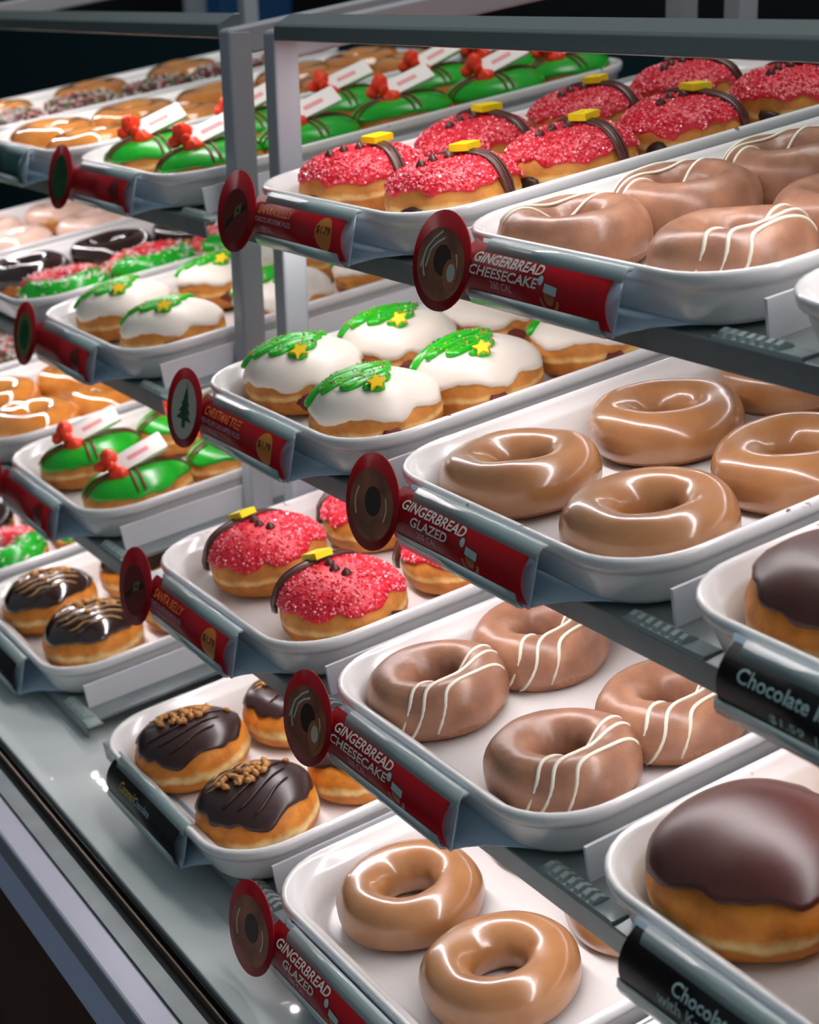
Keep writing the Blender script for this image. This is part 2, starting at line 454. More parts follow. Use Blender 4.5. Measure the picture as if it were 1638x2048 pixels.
def tray(row, n, desc):
    o = part('serving_tray', TRAY_ME, None, frame(row, n, TCX-(0.008 if n == 2 else 0.0)+(0.006 if (row, n) == (3, 0) else 0.0), TRAY_U-(0.010 if (row, n) == (3, 0) else 0.0), TRAY_H))
    rk = 'nearer' if n >= 0 else 'farther'
    tag(o, 'white enamel tray of %s on the %s shelf, %s rack' % (desc, SHELFN[row], rk), 'tray', 'white enamel serving trays')
    return o

# ------------------------------------------------------------------ label holders
LL = 0.1248
DU, DH = 0.0117, 0.0326
CH = math.hypot(DU, DH)
ET = Vector((0, DU/CH, DH/CH)); EN = Vector((0, -DH/CH, DU/CH))
BUL = 0.0085
def card_pt(x, s, off=0.0):
    t = 2*s/CH-1
    bul = BUL*(1-t*t)
    d = ET*s + EN*(0.0012+bul+off)
    return Vector((x, d.y, d.z))
def disc_pt(x, s, off=0.0):
    t = 2*s/CH-1
    d = ET*s + EN*(0.0014+BUL+off)
    return Vector((x, d.y, d.z))

def text_mesh(txt, x, s, width, height, mat, align='L', shear=0.0, bold=0.0, off=0.00035, spacing=1.0):
    cu = bpy.data.curves.new('txt', 'FONT'); cu.body = txt; cu.shear = shear; cu.offset = bold; cu.resolution_u = 3; cu.space_character = spacing
    ob = bpy.data.objects.new('txt', cu); COL.objects.link(ob)
    bpy.context.view_layer.update()
    me = bpy.data.meshes.new_from_object(ob.evaluated_get(bpy.context.evaluated_depsgraph_get()))
    bpy.data.objects.remove(ob, do_unlink=True); bpy.data.curves.remove(cu)
    xs = [v.co.x for v in me.vertices]; ys = [v.co.y for v in me.vertices]
    x0, x1, y0, y1 = min(xs), max(xs), min(ys), max(ys)
    kx = width/(x1-x0); ky = height/(y1-y0)
    dx = x if align == 'L' else x-width/2
    for v in me.vertices:
        v.co = card_pt(dx+(v.co.x-x0)*kx, s+(v.co.y-y0)*ky, off)
    me.materials.clear(); me.materials.append(mat)
    return me

def patch(pts2, fn, off, mat, name='print'):
    """flat print: polygon given in card coordinates, laid on the card surface"""
    c = (sum(p[0] for p in pts2)/len(pts2), sum(p[1] for p in pts2)/len(pts2))
    n = len(pts2); v = [fn(c[0], c[1], off)]; NR = 4
    for k in range(1, NR+1):
        v += [fn(c[0]+(p[0]-c[0])*k/NR, c[1]+(p[1]-c[1])*k/NR, off) for p in pts2]
    f = [(0, 1+i, 1+(i+1) % n) for i in range(n)]
    for k in range(NR-1):
        f += [(1+k*n+i, 1+(k+1)*n+i, 1+(k+1)*n+(i+1) % n, 1+k*n+(i+1) % n) for i in range(n)]
    return mesh(name, v, f, mat)
def ell(cx, cs, rx, rs, n=28, rot=0.0):
    out = []
    for k in range(n):
        a = 2*math.pi*k/n
        px, py = rx*math.cos(a), rs*math.sin(a)
        out.append((cx+px*math.cos(rot)-py*math.sin(rot), cs+px*math.sin(rot)+py*math.cos(rot)))
    return out
def stroke(pts, w, fn, off, mat, name='print'):
    v = []; n = len(pts)
    for i, p in enumerate(pts):
        a = pts[max(0, i-1)]; c = pts[min(n-1, i+1)]
        t = Vector((c[0]-a[0], c[1]-a[1])).normalized(); nn = Vector((-t.y, t.x))*w/2
        v += [fn(p[0]+nn.x, p[1]+nn.y, off), fn(p[0]-nn.x, p[1]-nn.y, off)]
    return mesh(name, v, [(2*i, 2*i+1, 2*i+3, 2*i+2) for i in range(n-1)], mat)

def sheet(prof, xl, xr, th, mat, name):
    """thin extruded sheet following an open (u,h) profile"""
    pts = [Vector(p) for p in prof]; n = len(pts); off = []
    for i in range(n):
        t = (pts[min(n-1, i+1)]-pts[max(0, i-1)]).normalized(); off.append(Vector((-t.y, t.x))*th)
    v = []; f = []
    for i in range(n):
        a = xl[i] if isinstance(xl, list) else xl; c = xr[i] if isinstance(xr, list) else xr
        p = pts[i]; q = p+off[i]
        v += [(a, p.x, p.y), (c, p.x, p.y), (c, q.x, q.y), (a, q.x, q.y)]
    for i in range(n-1):
        for k in range(4):
            f.append((4*i+k, 4*i+(k+1) % 4, 4*i+4+(k+1) % 4, 4*i+4+k))
    f += [(3, 2, 1, 0), tuple(4*(n-1)+k for k in range(4))]
    return mesh(name, v, f, mat)

def arcp(c, r, a0, a1, n):
    return [(c[0]+r*math.cos(math.radians(a0+(a1-a0)*i/(n-1))), c[1]+r*math.sin(math.radians(a0+(a1-a0)*i/(n-1)))) for i in range(n)]

def UH(s, e):
    d = ET*s+EN*e
    return (d.y, d.z)
H_PLATE = None
def holder_meshes():
    plate = sheet([UH(-0.0005, -0.0006), UH(0.017, -0.0006), UH(CH, -0.0006)], -LL-0.002, 0.0, 0.0013, M_PLAST, 'back_plate')
    # clips: hooked lips that grip the card top and bottom
    top = MB(); top.prism([UH(CH-0.0075, 0.0052), UH(CH-0.0075, 0.0066), UH(CH-0.002, 0.0058), UH(CH+0.0008, 0.0036), UH(CH+0.0012, 0.0005), UH(CH-0.0002, -0.0006),
                           UH(CH-0.0012, 0.0008), UH(CH-0.0018, 0.0030), UH(CH-0.0030, 0.0042)], -LL+0.0101, 0.0070)
    bot = MB(); bot.prism([UH(0.0065, 0.0052), UH(0.0065, 0.0068), UH(0.002, 0.0062), UH(-0.0012, 0.0036), UH(-0.0018, 0.0003), UH(-0.0005, -0.0006),
                           UH(0.0006, 0.0008), UH(0.0012, 0.0030), UH(0.0028, 0.0044)][::-1], -LL, -0.0055)
    tp = [(0.0006, 0.0), (0.006, 0.0012), (0.014, 0.0034), (0.024, 0.0042), (0.034, 0.0036), (0.046, 0.0028), (0.075, 0.0018), (0.10, 0.0014)]
    tongue = sheet(tp, [-LL-0.002, -LL-0.004, -LL-0.01, -LL-0.02, -LL-0.03, -LL-0.036, -LL-0.036, -LL-0.036],
                   [0.0, 0.004, 0.014, 0.028, 0.040, 0.046, 0.046, 0.046], 0.0009, M_PLAST, 'tongue')
    return plate, top.make('top_clip', M_CLIP), bot.make('bottom_clip', M_CLIP), tongue
HM = holder_meshes()

def card_mesh(mat, x0, x1, bent=True):
    nx, ns = 2, 14
    v = []; f = []
    for i in range(ns+1):
        s = 0.0022+(CH-0.0044)*i/ns
        for x in (x0, x1): v.append(card_pt(x, s, 0.0))
    for i in range(ns+1):
        s = 0.0022+(CH-0.0044)*i/ns
        for x in (x0, x1): v.append(card_pt(x, s, -0.0006))
    m_ = 2*(ns+1)
    for i in range(ns):
        f.append((2*i, 2*i+1, 2*i+3, 2*i+2)); f.append((m_+2*i, m_+2*i+2, m_+2*i+3, m_+2*i+1))
        f.append((2*i+1, m_+2*i+1, m_+2*i+3, 2*i+3)); f.append((2*i, 2*i+2, m_+2*i+2, m_+2*i))
    return mesh('card', v, f, mat)

DCX, DCS, DRX, DRS = -LL-0.0275, CH*0.52, 0.0305, 0.0285
def disc_mesh(mat):
    pts = ell(DCX, DCS, DRX, DRS, 44)
    n = len(pts)
    v = [disc_pt(DCX, DCS, 0.0002)] + [disc_pt(p[0], p[1], 0.0002) for p in pts] + [disc_pt(p[0], p[1], -0.0006) for p in pts] + [disc_pt(DCX, DCS, -0.0006)]
    f = [(0, 1+i, 1+(i+1) % n) for i in range(n)] + [(1+i, n+1+i, n+1+(i+1) % n, 1+(i+1) % n) for i in range(n)] + [(2*n+1, n+1+(i+1) % n, n+1+i) for i in range(n)]
    return mesh('round_card_end', v, f, mat)
DISC_ME = {}
CARD_ME = {}

def holder(row, n, style):
    rk = 'nearer' if n >= 0 else 'farther'
    root = empty('shelf_label_holder', frame(row, n))
    if style in ('cheesecake', 'glazed', 'belly', 'tree', 'present', 'treefar'): cm = M_RED
    elif style == 'teal': cm = M_TEALC
    else: cm = M_BLACKC
    what = {'cheesecake': 'red label reading gingerbread cheesecake, donut picture on its round end', 'glazed': 'red label reading gingerbread glazed, ring donut on its round end',
            'belly': 'red label with yellow buckle on its round end', 'tree': 'red label with green tree on its round end',
            'present': 'red label with dark green picture on its round end', 'treefar': 'red label with olive round end',
            'teal': 'dark teal label card', 'iced': 'black label reading chocolate iced', 'kreme': 'black label reading chocolate with a second line',
            'caramel': 'black label with yellow and grey lettering', 'blackfar': 'black label card'}[style]
    tag(root, '%s, %s shelf, %s rack' % (what, SHELFN[row], rk), 'price label', 'label holders on the shelf fronts')
    part('back_plate', HM[0], root); part('top_clip', HM[1], root); part('bottom_clip', HM[2], root); part('tongue', HM[3], root)
    red = cm is M_RED
    x0 = -LL-0.007 if red else -LL+0.002
    key = (cm.name, x0)
    if key not in CARD_ME: CARD_ME[key] = card_mesh(cm, x0, 0.0015)
    card = part('card', CARD_ME[key], root)
    def pr(me, nm='print', par=card): part(nm, me, par)
    if red:
        if cm.name not in DISC_ME: DISC_ME[cm.name] = disc_mesh(cm)
        part('round_card_end', DISC_ME[cm.name], card)
    D = lambda x, s, o: disc_pt(DCX+x, DCS+s, o)
    if style in ('cheesecake', 'glazed'):
        l1, l2 = 'GINGERBREAD', ('CHEESECAKE' if style == 'cheesecake' else 'GLAZED')
        tx = -LL+0.003
        pr(text_mesh(l1, tx+0.001, 0.0222, 0.066, 0.0056, M_PRINTW, shear=0.16, bold=0.022), 'lettering')
        if style == 'cheesecake': pr(text_mesh(l2, tx-0.001, 0.0150, 0.066, 0.0056, M_PRINTW, shear=0.16, bold=0.022), 'lettering')
        else: pr(text_mesh(l2, tx+0.0135, 0.0150, 0.0385, 0.0056, M_PRINTW, shear=0.16, bold=0.022), 'lettering')
        pr(text_mesh('260 CAL' if style == 'cheesecake' else '200 CAL', tx+0.0205, 0.0098, 0.021, 0.0038, M_PRINTPINK), 'lettering')
        # small gingerbread biscuit with a white cap
        bx0, bs = -0.046, 0.0095
        pr(patch(ell(bx0, bs+0.0028, 0.0044, 0.0042, 20), card_pt, 0.0003, M_BOX), 'biscuit_print')
        for sx in (-1, 1):
            pr(stroke([(bx0+sx*0.0035, bs-0.004), (bx0+sx*0.0065, bs-0.001), (bx0+sx*0.008, bs+0.002)], 0.0024, card_pt, 0.0003, M_BOX), 'biscuit_print')
        pr(patch([(bx0-0.005, bs+0.0052), (bx0+0.0062, bs+0.0040), (bx0+0.0068, bs+0.0085), (bx0-0.0044, bs+0.0096)], card_pt, 0.00045, M_PRINTPALE), 'cap_print')
        pr(patch(ell(bx0-0.0085, bs+0.0105, 0.0023, 0.0026, 16), card_pt, 0.00045, M_PRINTPALE), 'cap_print')
        for sx in (-1, 1): pr(patch(ell(bx0+sx*0.0014, bs+0.0034, 0.0004, 0.0006, 8), card_pt, 0.0005, M_PRBROWN2), 'biscuit_print')
        # picture of the donut
        rx, rs = 0.0252, 0.0208
        pr(patch(ell(DCX, DCS-0.002, rx, rs, 40), disc_pt, 0.00035, M_PRBROWN), 'donut_print')
        pr(patch(ell(DCX+0.0015, DCS+0.0005, rx*0.36, rs*0.42, 24), disc_pt, 0.0005, M_PRBROWN2), 'donut_print')
        for a0, a1, rr, w in ((150, 215, 0.72, 0.0022), (-25, 30, 0.70, 0.0020)):
            pr(stroke([(DCX+rx*rr*math.cos(math.radians(a0+(a1-a0)*k/8)), DCS-0.002+rs*rr*math.sin(math.radians(a0+(a1-a0)*k/8))) for k in range(9)], w*0.8, disc_pt, 0.00055, M_PRHI), 'donut_print')
        if style == 'cheesecake':
            for dx in (0.0, 0.0035):
                pr(stroke([(DCX-0.0205+dx*1.6, DCS-0.006+dx*0.2), (DCX-0.0165+dx*1.4, DCS+0.005), (DCX-0.009+dx, DCS+0.0118-dx*.6), (DCX-0.001+dx*.8, DCS+0.0165-dx)], 0.0014, disc_pt, 0.0006, M_PRINTPALE), 'drizzle_print')
            pr(patch(ell(DCX+0.0115, DCS-0.0065, 0.0075, 0.0088, 24), disc_pt, 0.00058, M_BOX), 'donut_print')
            pr(patch(ell(DCX+0.0125, DCS-0.0055, 0.0044, 0.0052, 20), disc_pt, 0.0007, M_PRGREY), 'cream_print')
    elif style in ('belly', 'tree'):
        if style == 'belly':
            t1, t2, t3 = 'SANTA BELLY', 'CHOCOLATE KREME FILLED', '350 CAL'
            w1, w2 = 0.050, 0.053
        else:
            t1, t2, t3 = 'CHRISTMAS TREE', 'RED VELVET CAKE BATTER FILLED', '360 CAL'
            w1, w2 = 0.058, 0.062
        pr(text_mesh(t1, -LL+0.006, 0.0205, w1, 0.0062, M_PRINTOR, shear=0.1, bold=0.02), 'lettering')
        pr(text_mesh(t2, -LL+0.004, 0.0150, w2, 0.0034, M_PRINTPINK, bold=0.015), 'lettering')
        pr(text_mesh(t3, -LL+0.013, 0.0090, 0.016, 0.0032, M_PRINTPINK), 'lettering')
        pr(patch(ell(-0.0215, 0.0168, 0.0115, 0.0105, 28), card_pt, 0.0003, M_PRINTSPOT), 'price_spot')
        pr(text_mesh('$1.79', -0.0305, 0.0162, 0.018, 0.0055, M_PRINTDK, bold=0.01, off=0.0005), 'lettering')
        if style == 'belly':
            pr(patch(ell(DCX, DCS-0.003, 0.0205, 0.0185, 36), disc_pt, 0.00035, M_PRREDDK), 'donut_print')
            pr(stroke([(DCX-0.015, DCS-0.012), (DCX+0.001, DCS-0.001), (DCX+0.016, DCS+0.005)], 0.004, disc_pt, 0.00045, M_PRBROWN2), 'belt_print')
            pr(patch([(DCX-0.002, DCS-0.005), (DCX+0.0075, DCS-0.0005), (DCX+0.009, DCS+0.0065), (DCX-0.0005, DCS+0.0025)], disc_pt, 0.0006, M_PROLIVE), 'buckle_print')
            pr(patch(ell(DCX+0.0035, DCS+0.0008, 0.0018, 0.0015, 10), disc_pt, 0.0007, M_PRBROWN2), 'buckle_print')
        else:
            pr(patch(ell(DCX, DCS-0.001, 0.0215, 0.0215, 36), disc_pt, 0.00035, M_PRGREY), 'donut_print')
            for k in range(4):
                yy = DCS+0.014-k*0.0052; w = 0.0042+k*0.0028
                pr(patch([(DCX+0.002-w, yy-0.0068), (DCX+0.002+w, yy-0.0068), (DCX+0.002, yy+0.002)], disc_pt, 0.0005+0.00005*k, M_PRGREEN), 'tree_print')
            pr(patch([(DCX-0.001, DCS-0.014), (DCX+0.005, DCS-0.014), (DCX+0.005, DCS-0.008), (DCX-0.001, DCS-0.008)], disc_pt, 0.0005, M_PRGREEN), 'tree_print')
            pr(patch(ell(DCX+0.002, DCS+0.0165, 0.0016, 0.0016, 8), disc_pt, 0.0006, M_PRINTYEL), 'tree_print')
    elif style in ('present', 'treefar'):
        mm = M_PRGREEN if style == 'present' else M_PROLIVE
        pr(patch(ell(DCX, DCS-0.001, 0.020, 0.020, 32), disc_pt, 0.00035, mm), 'donut_print')
        if style == 'treefar':
            pr(patch(ell(DCX, DCS-0.001, 0.0125, 0.0135, 28), disc_pt, 0.0005, M_PRGREEN), 'tree_print')
        pr(patch(ell(-0.0215, 0.0168, 0.0115, 0.0105, 28), card_pt, 0.0003, M_PRREDDK), 'price_spot')
    elif style == 'iced':
        pr(text_mesh('Chocolate Iced', -LL+0.014, 0.0186, 0.064, 0.0068, M_PRINTPALE, bold=0.012, shear=0.05), 'lettering')
        pr(text_mesh('$1.59  |', -LL+0.036, 0.0075, 0.028, 0.0048, M_PRINTPALE, bold=0.01), 'lettering')
    elif style == 'kreme':
        pr(text_mesh('Chocolate Iced', -LL+0.038, 0.0192, 0.058, 0.0064, M_PRINTPALE, bold=0.012, shear=0.05), 'lettering')
        pr(text_mesh('with Kreme', -LL+0.030, 0.0112, 0.044, 0.0062, M_PRINTPALE, bold=0.012, shear=0.05), 'lettering')
        pr(text_mesh('$1', -LL+0.046, 0.0066, 0.007, 0.0036, M_PRINTPALE), 'lettering')
    elif style == 'caramel':
        pr(text_mesh('Caramel', -LL+0.028, 0.0175, 0.026, 0.0070, M_PRINTYEL, shear=0.25, bold=0.01), 'lettering')
        pr(text_mesh('Chocolate', -LL+0.055, 0.0178, 0.027, 0.0055, M_PRINTPALE, shear=0.05), 'lettering')
    return root

# ------------------------------------------------------------------ doughnut surfaces
def sgnpow(v, p): return math.copysign(abs(v)**p, v)

class Ring:
    """squashed torus, z=0 at the base"""
    def __init__(s, R, a, bt, bb, seed, amp=0.05):
        s.R, s.a, s.bt, s.bb, s.seed, s.amp = R, a, bt, bb, seed, amp
    def pt(s, th, ph, off=0.0):
        c, sn = math.cos(ph), math.sin(ph)
        q = Vector((math.cos(th), math.sin(th), 0))
        n1 = noise.noise(q*1.3+Vector((s.seed*7.3, 0, 0))); n2 = noise.noise(q*1.1+Vector((0, s.seed*5.1, 3)))
        n3 = noise.noise(Vector((q.x*2.2, q.y*2.2, c*1.3+sn+s.seed*2)))
        a = s.a*(1+s.amp*n1)+off; bt = s.bt*(1+s.amp*1.6*n2)+off; bb = s.bb+off*0.3
        r = s.R*(1+0.5*s.amp*n2) + a*sgnpow(c, 0.92) + s.amp*0.010*n3
        z = s.bb + (bt*sn if sn > 0 else -bb*abs(sn)**0.62)
        return Vector((math.cos(th)*r, math.sin(th)*r, max(z, 0.0)))
    def top(s, x, y):
        """height above (x,y)"""
        th = math.atan2(y, x); r = math.hypot(x, y)
        best = 0; lo, hi = 0.0, math.pi
        for _ in range(26):
            md = (lo+hi)/2; p = s.pt(th, md)
            if math.hypot(p.x, p.y) > r: lo = md
            else: hi = md
        return s.pt(th, (lo+hi)/2).z if lo > 0.02 and hi < math.pi-0.02 else 0.0
    def solid(s, mat, nt=56, npp=22):
        v = []; f = []
        for i in range(nt):
            for k in range(npp):
                v.append(s.pt(2*math.pi*i/nt, 2*math.pi*k/npp))
        for i in range(nt):
            for k in range(npp):
                f.append((i*npp+k, ((i+1) % nt)*npp+k, ((i+1) % nt)*npp+(k+1) % npp, i*npp+(k+1) % npp))
        return mesh('dough', v, f, mat)
    def shell(s, mat, lo=-0.25, hi=math.pi+0.2, thick=0.0012, wav=0.15, nt=72, npp=18, name='icing', a0=0.0, a1=2*math.pi):
        v = []; f = []; closed = abs(a1-a0-2*math.pi) < 1e-6
        N = nt if closed else nt+1
        for i in range(N):
            th = a0+(a1-a0)*i/nt
            q = Vector((math.cos(th), math.sin(th), 0))
            l = lo+wav*noise.noise(q*3.1+Vector((s.seed, 4, 1)))*1.6; h_ = hi+wav*0.6*noise.noise(q*3.0+Vector((2, s.seed, 1)))
            for k in range(npp):
                t = k/(npp-1)
                e = math.sin(math.pi*t)**0.35 if 0 < t < 1 else -0.25
                if not closed:
                    ee = min(i, nt-i)/2.5
                    e = min(e, min(1.0, ee)**0.5*1.25-0.25)
                v.append(s.pt(th, l+(h_-l)*t, thick*e))
        for i in range(nt if closed else nt):
            j = (i+1) % N
            for k in range(npp-1):
                f.append((i*npp+k, j*npp+k, j*npp+k+1, i*npp+k+1))
        return mesh(name, v, f, mat)

class Bun:
    """filled shell: rounded drum, elongated (ax, ay), z=0 at the base"""
    def __init__(s, ax, ay, H, seed, zc=0.40, amp=0.05, p=0.62):
        s.ax, s.ay, s.H, s.seed, s.zc, s.amp, s.p = ax, ay, H, seed, zc, amp, p
    def pt(s, th, ph, off=0.0):
        c, sn = max(math.cos(ph), 0.0), math.sin(ph)
        q = Vector((math.cos(th), math.sin(th), 0))
        n1 = noise.noise(q*1.2+Vector((s.seed*3.7, 0, 0)))
        n2 = noise.noise(Vector((q.x*c*1.6, q.y*c*1.6, sn*1.6+s.seed)))
        pp = s.p if sn >= 0 else 0.34
        rr = c**pp*(1+s.amp*n1)+s.amp*0.5*n2*c**0.3
        zz = s.H*s.zc
        z = zz + ((s.H-zz)*abs(sn)**1.02*(1+s.amp*0.8*n2) if sn > 0 else -zz*abs(sn)**0.75)
        nv = Vector((q.x*c, q.y*c, max(sn, 0))); 
        if nv.length > 0: nv.normalize()
        return Vector((q.x*rr*s.ax, q.y*rr*s.ay, max(z, 0.0))) + nv*off
    def phi_at(s, x, y):
        th = math.atan2(y/s.ay, x/s.ax); r = math.hypot(x, y)
        lo, hi = 0.0, math.pi/2
        for _ in range(26):
            md = (lo+hi)/2; p = s.pt(th, md)
            if math.hypot(p.x, p.y) > r: lo = md
            else: hi = md
        return th, (lo+hi)/2
    def top(s, x, y, off=0.0):
        th, ph = s.phi_at(x, y)
        return s.pt(th, ph, off)
    def solid(s, mat, nt=52, npp=20):
        v = []; f = []
        for k in range(npp+1):
            ph = -math.pi/2+math.pi*k/npp
            for i in range(nt): v.append(s.pt(2*math.pi*i/nt, ph))
        for k in range(npp):
            for i in range(nt):
                f.append((k*nt+i, k*nt+(i+1) % nt, (k+1)*nt+(i+1) % nt, (k+1)*nt+i))
        f.append(tuple(range(nt-1, -1, -1)))
        return mesh('dough', v, f, mat)
    def edge(s, th, lo, wav, freq):
        q = Vector((math.cos(th), math.sin(th), 0))
        return lo + wav*(1.5*noise.noise(q*freq+Vector((s.seed*2, 1, 5))) + 0.5*noise.noise(q*freq*2.7+Vector((1, s.seed*3, 5))))
    def shell(s, mat, lo=0.2, wav=0.12, freq=2.2, thick=0.0016, nt=72, npp=16, name='icing', lip=0.6):
        v = []; f = []
        for k in range(npp+1):
            t = k/npp
            for i in range(nt):
                th = 2*math.pi*i/nt
                l = s.edge(th, lo, wav, freq)
                e = -0.3 if k == 0 else (lip+0.35 if k == 1 else 1.0)
                v.append(s.pt(th, l+(math.pi/2-l)*(t if k != 1 else t*0.35), thick*e))
        for k in range(npp):
            for i in range(nt):
                f.append((k*nt+i, k*nt+(i+1) % nt, (k+1)*nt+(i+1) % nt, (k+1)*nt+i))
        return mesh(name, v, f, mat)

def scatter_on(surf_fn, n, seed, size, mats, shape='cube', name='sprinkles'):
    rnd = random.Random(seed)
    me = None; b = MB(); idx = []
    for i in range(n):
        p = surf_fn(rnd)
        if p is None: continue
        sz = size*rnd.uniform(0.6, 1.2)
        rot = Matrix.Rotation(rnd.uniform(0, 6.28), 3, 'Z') @ Matrix.Rotation(rnd.uniform(-1, 1), 3, 'X') @ Matrix.Rotation(rnd.uniform(-1, 1), 3, 'Y')
        if shape == 'cube': dims = (sz, sz, sz)
        elif shape == 'rod': dims = (sz*3.2, sz*0.75, sz*0.75)
        else: dims = (sz, sz, sz)
        if shape == 'ball':
            v = [Vector(q)*sz for q in ((1, 0, 0), (-1, 0, 0), (0, 1, 0), (0, -1, 0), (0, 0, 1), (0, 0, -1))]
            f = [(0, 2, 4), (2, 1, 4), (1, 3, 4), (3, 0, 4), (2, 0, 5), (1, 2, 5), (3, 1, 5), (0, 3, 5)]
        else:
            v = [rot @ Vector((x*dims[0]/2, y*dims[1]/2, z*dims[2]/2)) for z in (-1, 1) for (x, y) in ((-1, -1), (1, -1), (1, 1), (-1, 1))]
            f = [(0, 3, 2, 1), (4, 5, 6, 7), (0, 1, 5, 4), (1, 2, 6, 5), (2, 3, 7, 6), (3, 0, 4, 7)]
        b.add([q+p for q in v], f)
        mi = rnd.randrange(len(mats)); idx += [mi]*len(f)
    me = b.make(name, None, shape == 'ball')
    for m_ in mats: me.materials.append(m_)
    me.polygons.foreach_set('material_index', idx)
    return me

# prototype = list of (part name, mesh, kind or None, [sub-parts])
def driz_tube(surf, pts, r, mat, name='drizzle', lift=0.0004, flat=0.7):
    b = MB(); P3 = []
    for x, y in pts:
        z = surf.top(x, y); z = z.z if isinstance(z, Vector) else z
        P3.append(Vector((x, y, z+lift)))
    b.tube(P3, r, 8, flat)
    return b.make(name, mat)

def resample(pts, n):
    out = []
    for i in range(n):
        t = i/(n-1)*(len(pts)-1); k = min(int(t), len(pts)-2); f = t-k
        # catmull-rom
        p0 = Vector(pts[max(k-1, 0)]); p1 = Vector(pts[k]); p2 = Vector(pts[k+1]); p3 = Vector(pts[min(k+2, len(pts)-1)])
        out.append(0.5*((2*p1)+(p2-p0)*f+(2*p0-5*p1+4*p2-p3)*f*f+(3*p1-p0-3*p2+p3)*f**3))
    return out

def proto_glazed(seed):
    r = Ring(0.0318, 0.0152, 0.0162, 0.0148, seed, 0.055)
    return [('dough', r.solid(D_GING), None, []), ('glaze', r.shell(I_GLAZE, -0.55, math.pi+0.55, 0.0010, 0.12, name='glaze'), None, [])]

def proto_cheese(seed, dr=True, ang=0.0):
    r = Ring(0.0275, 0.0150, 0.0182, 0.0145, seed, 0.08)
    out = [('dough', r.solid(D_CHZ), None, []), ('glaze', r.shell(I_CHZ, -0.35, math.pi+0.35, 0.0008, 0.22, name='glaze'), None, [])]
    if seed == 21:
        b = MB(); b.blob(r.pt(1.3, 3.35, 0.0), 0.0058, 0.0030, 0.0036, 10, 6, None, seed, 0.5)
        out.append(('cream_filling', b.make('cream_filling', I_CREAM), None, []))
    rnd = random.Random(seed)
    # three lines looping over one side of the ring, from the foot of the front wall over the crown
    for k, xo in enumerate((0.0125, 0.0215, 0.0315)):
        xo += rnd.uniform(-0.0015, 0.0015)
        y1 = math.sqrt(max(0.0418**2-xo*xo, 0))*0.97
        base = [(xo+0.001, -y1), (xo-0.0025, -y1*0.72), (xo-0.002+rnd.uniform(-.001, .001), -y1*0.3), (xo, y1*0.2), (xo+0.001, y1*0.6), (xo+0.0015, y1*0.95)]
        pts = [(p.x, p.y) for p in resample([Vector((a, c_, 0)) for a, c_ in base], 34)]
        pts = [p for p in pts if math.hypot(*p) < 0.0415]
        th = math.atan2(pts[0][1], pts[0][0])
        foot = [r.pt(th-0.045*i, ph, 0.0009) for i, ph in ((7, -0.62), (5.2, -0.42), (3.6, -0.2), (2, 0.05))][k and 0 or 0:]
        P3 = []
        for (x, y) in pts:
            P3.append(Vector((x, y, max(r.top(x, y), 0.013)+0.0009)))
        for _ in range(3):
            P3 = [P3[0]]+[Vector((P3[i].x, P3[i].y, max(P3[i].z, (P3[i-1].z+P3[i+1].z)/2))) for i in range(1, len(P3)-1)]+[P3[-1]]
        P3 = foot[(2 if k == 2 else 0):] + [p for p in P3 if p.z > foot[-1].z]
        for _ in range(2):
            P3 = [P3[0]]+[(P3[i-1]+P3[i]*2+P3[i+1])/4+Vector((0, 0, 0.0001)) for i in range(1, len(P3)-1)]+[P3[-1]]
        b = MB(); b.tube(P3, 0.00115, 8, 0.8, [Vector((p.x*0.5, p.y*0.5, 0.03)).normalized() for p in P3])
        out.append(('drizzle', b.make('drizzle', I_DRIZ), None, []))
    return out

def chip_mesh():
    v = []; f = []; prof = [(0.0, 0.0), (0.0036, 0.0), (0.0038, 0.0012), (0.0026, 0.0030), (0.0012, 0.0044), (0.0004, 0.0052)]
    seg = 12
    for (r_, z) in prof:
        for k in range(seg): v.append((r_*math.cos(2*math.pi*k/seg), r_*math.sin(2*math.pi*k/seg), z))
    for i in range(len(prof)-1):
        for k in range(seg): f.append((i*seg+k, i*seg+(k+1) % seg, (i+1)*seg+(k+1) % seg, (i+1)*seg+k))
    return mesh('chocolate_chip', v, f, I_CHOC)
CHIP_ME = chip_mesh()

def buckle_mesh():
    o = [(-0.0092, -0.0068), (0.0092, -0.0068), (0.0092, 0.0068), (-0.0092, 0.0068)]
    i_ = [(-0.0046, -0.0024), (0.0046, -0.0024), (0.0046, 0.0024), (-0.0046, 0.0024)]
    v = [(x, y, 0) for x, y in o]+[(x*1.0, y*1.0, 0.0046) for x, y in o]+[(x, y, 0.0046) for x, y in i_]+[(x*0.9, y*0.8, 0.0034) for x, y in i_]
    f = [(3, 2, 1, 0)]+[(k, (k+1) % 4, 4+(k+1) % 4, 4+k) for k in range(4)]+[(4+k, 4+(k+1) % 4, 8+(k+1) % 4, 8+k) for k in range(4)]+[(8+k, 8+(k+1) % 4, 12+(k+1) % 4, 12+k) for k in range(4)]+[(12, 13, 14, 15)]
    return mesh('buckle', v, f, I_YEL, False)
BUCKLE_ME = buckle_mesh()

def align_to(p, nrm, spin=0.0):
    q = Vector(nrm).normalized().to_track_quat('Z', 'Y').to_matrix().to_4x4()
    return Matrix.Translation(p) @ q @ Matrix.Rotation(spin, 4, 'Z')
def normal_of(bun, x, y):
    e = 0.0015
    a = bun.top(x+e, y)-bun.top(x-e, y); c = bun.top(x, y+e)-bun.top(x, y-e)
    n = a.cross(c); n.normalize()
    return n if n.z > 0 else -n

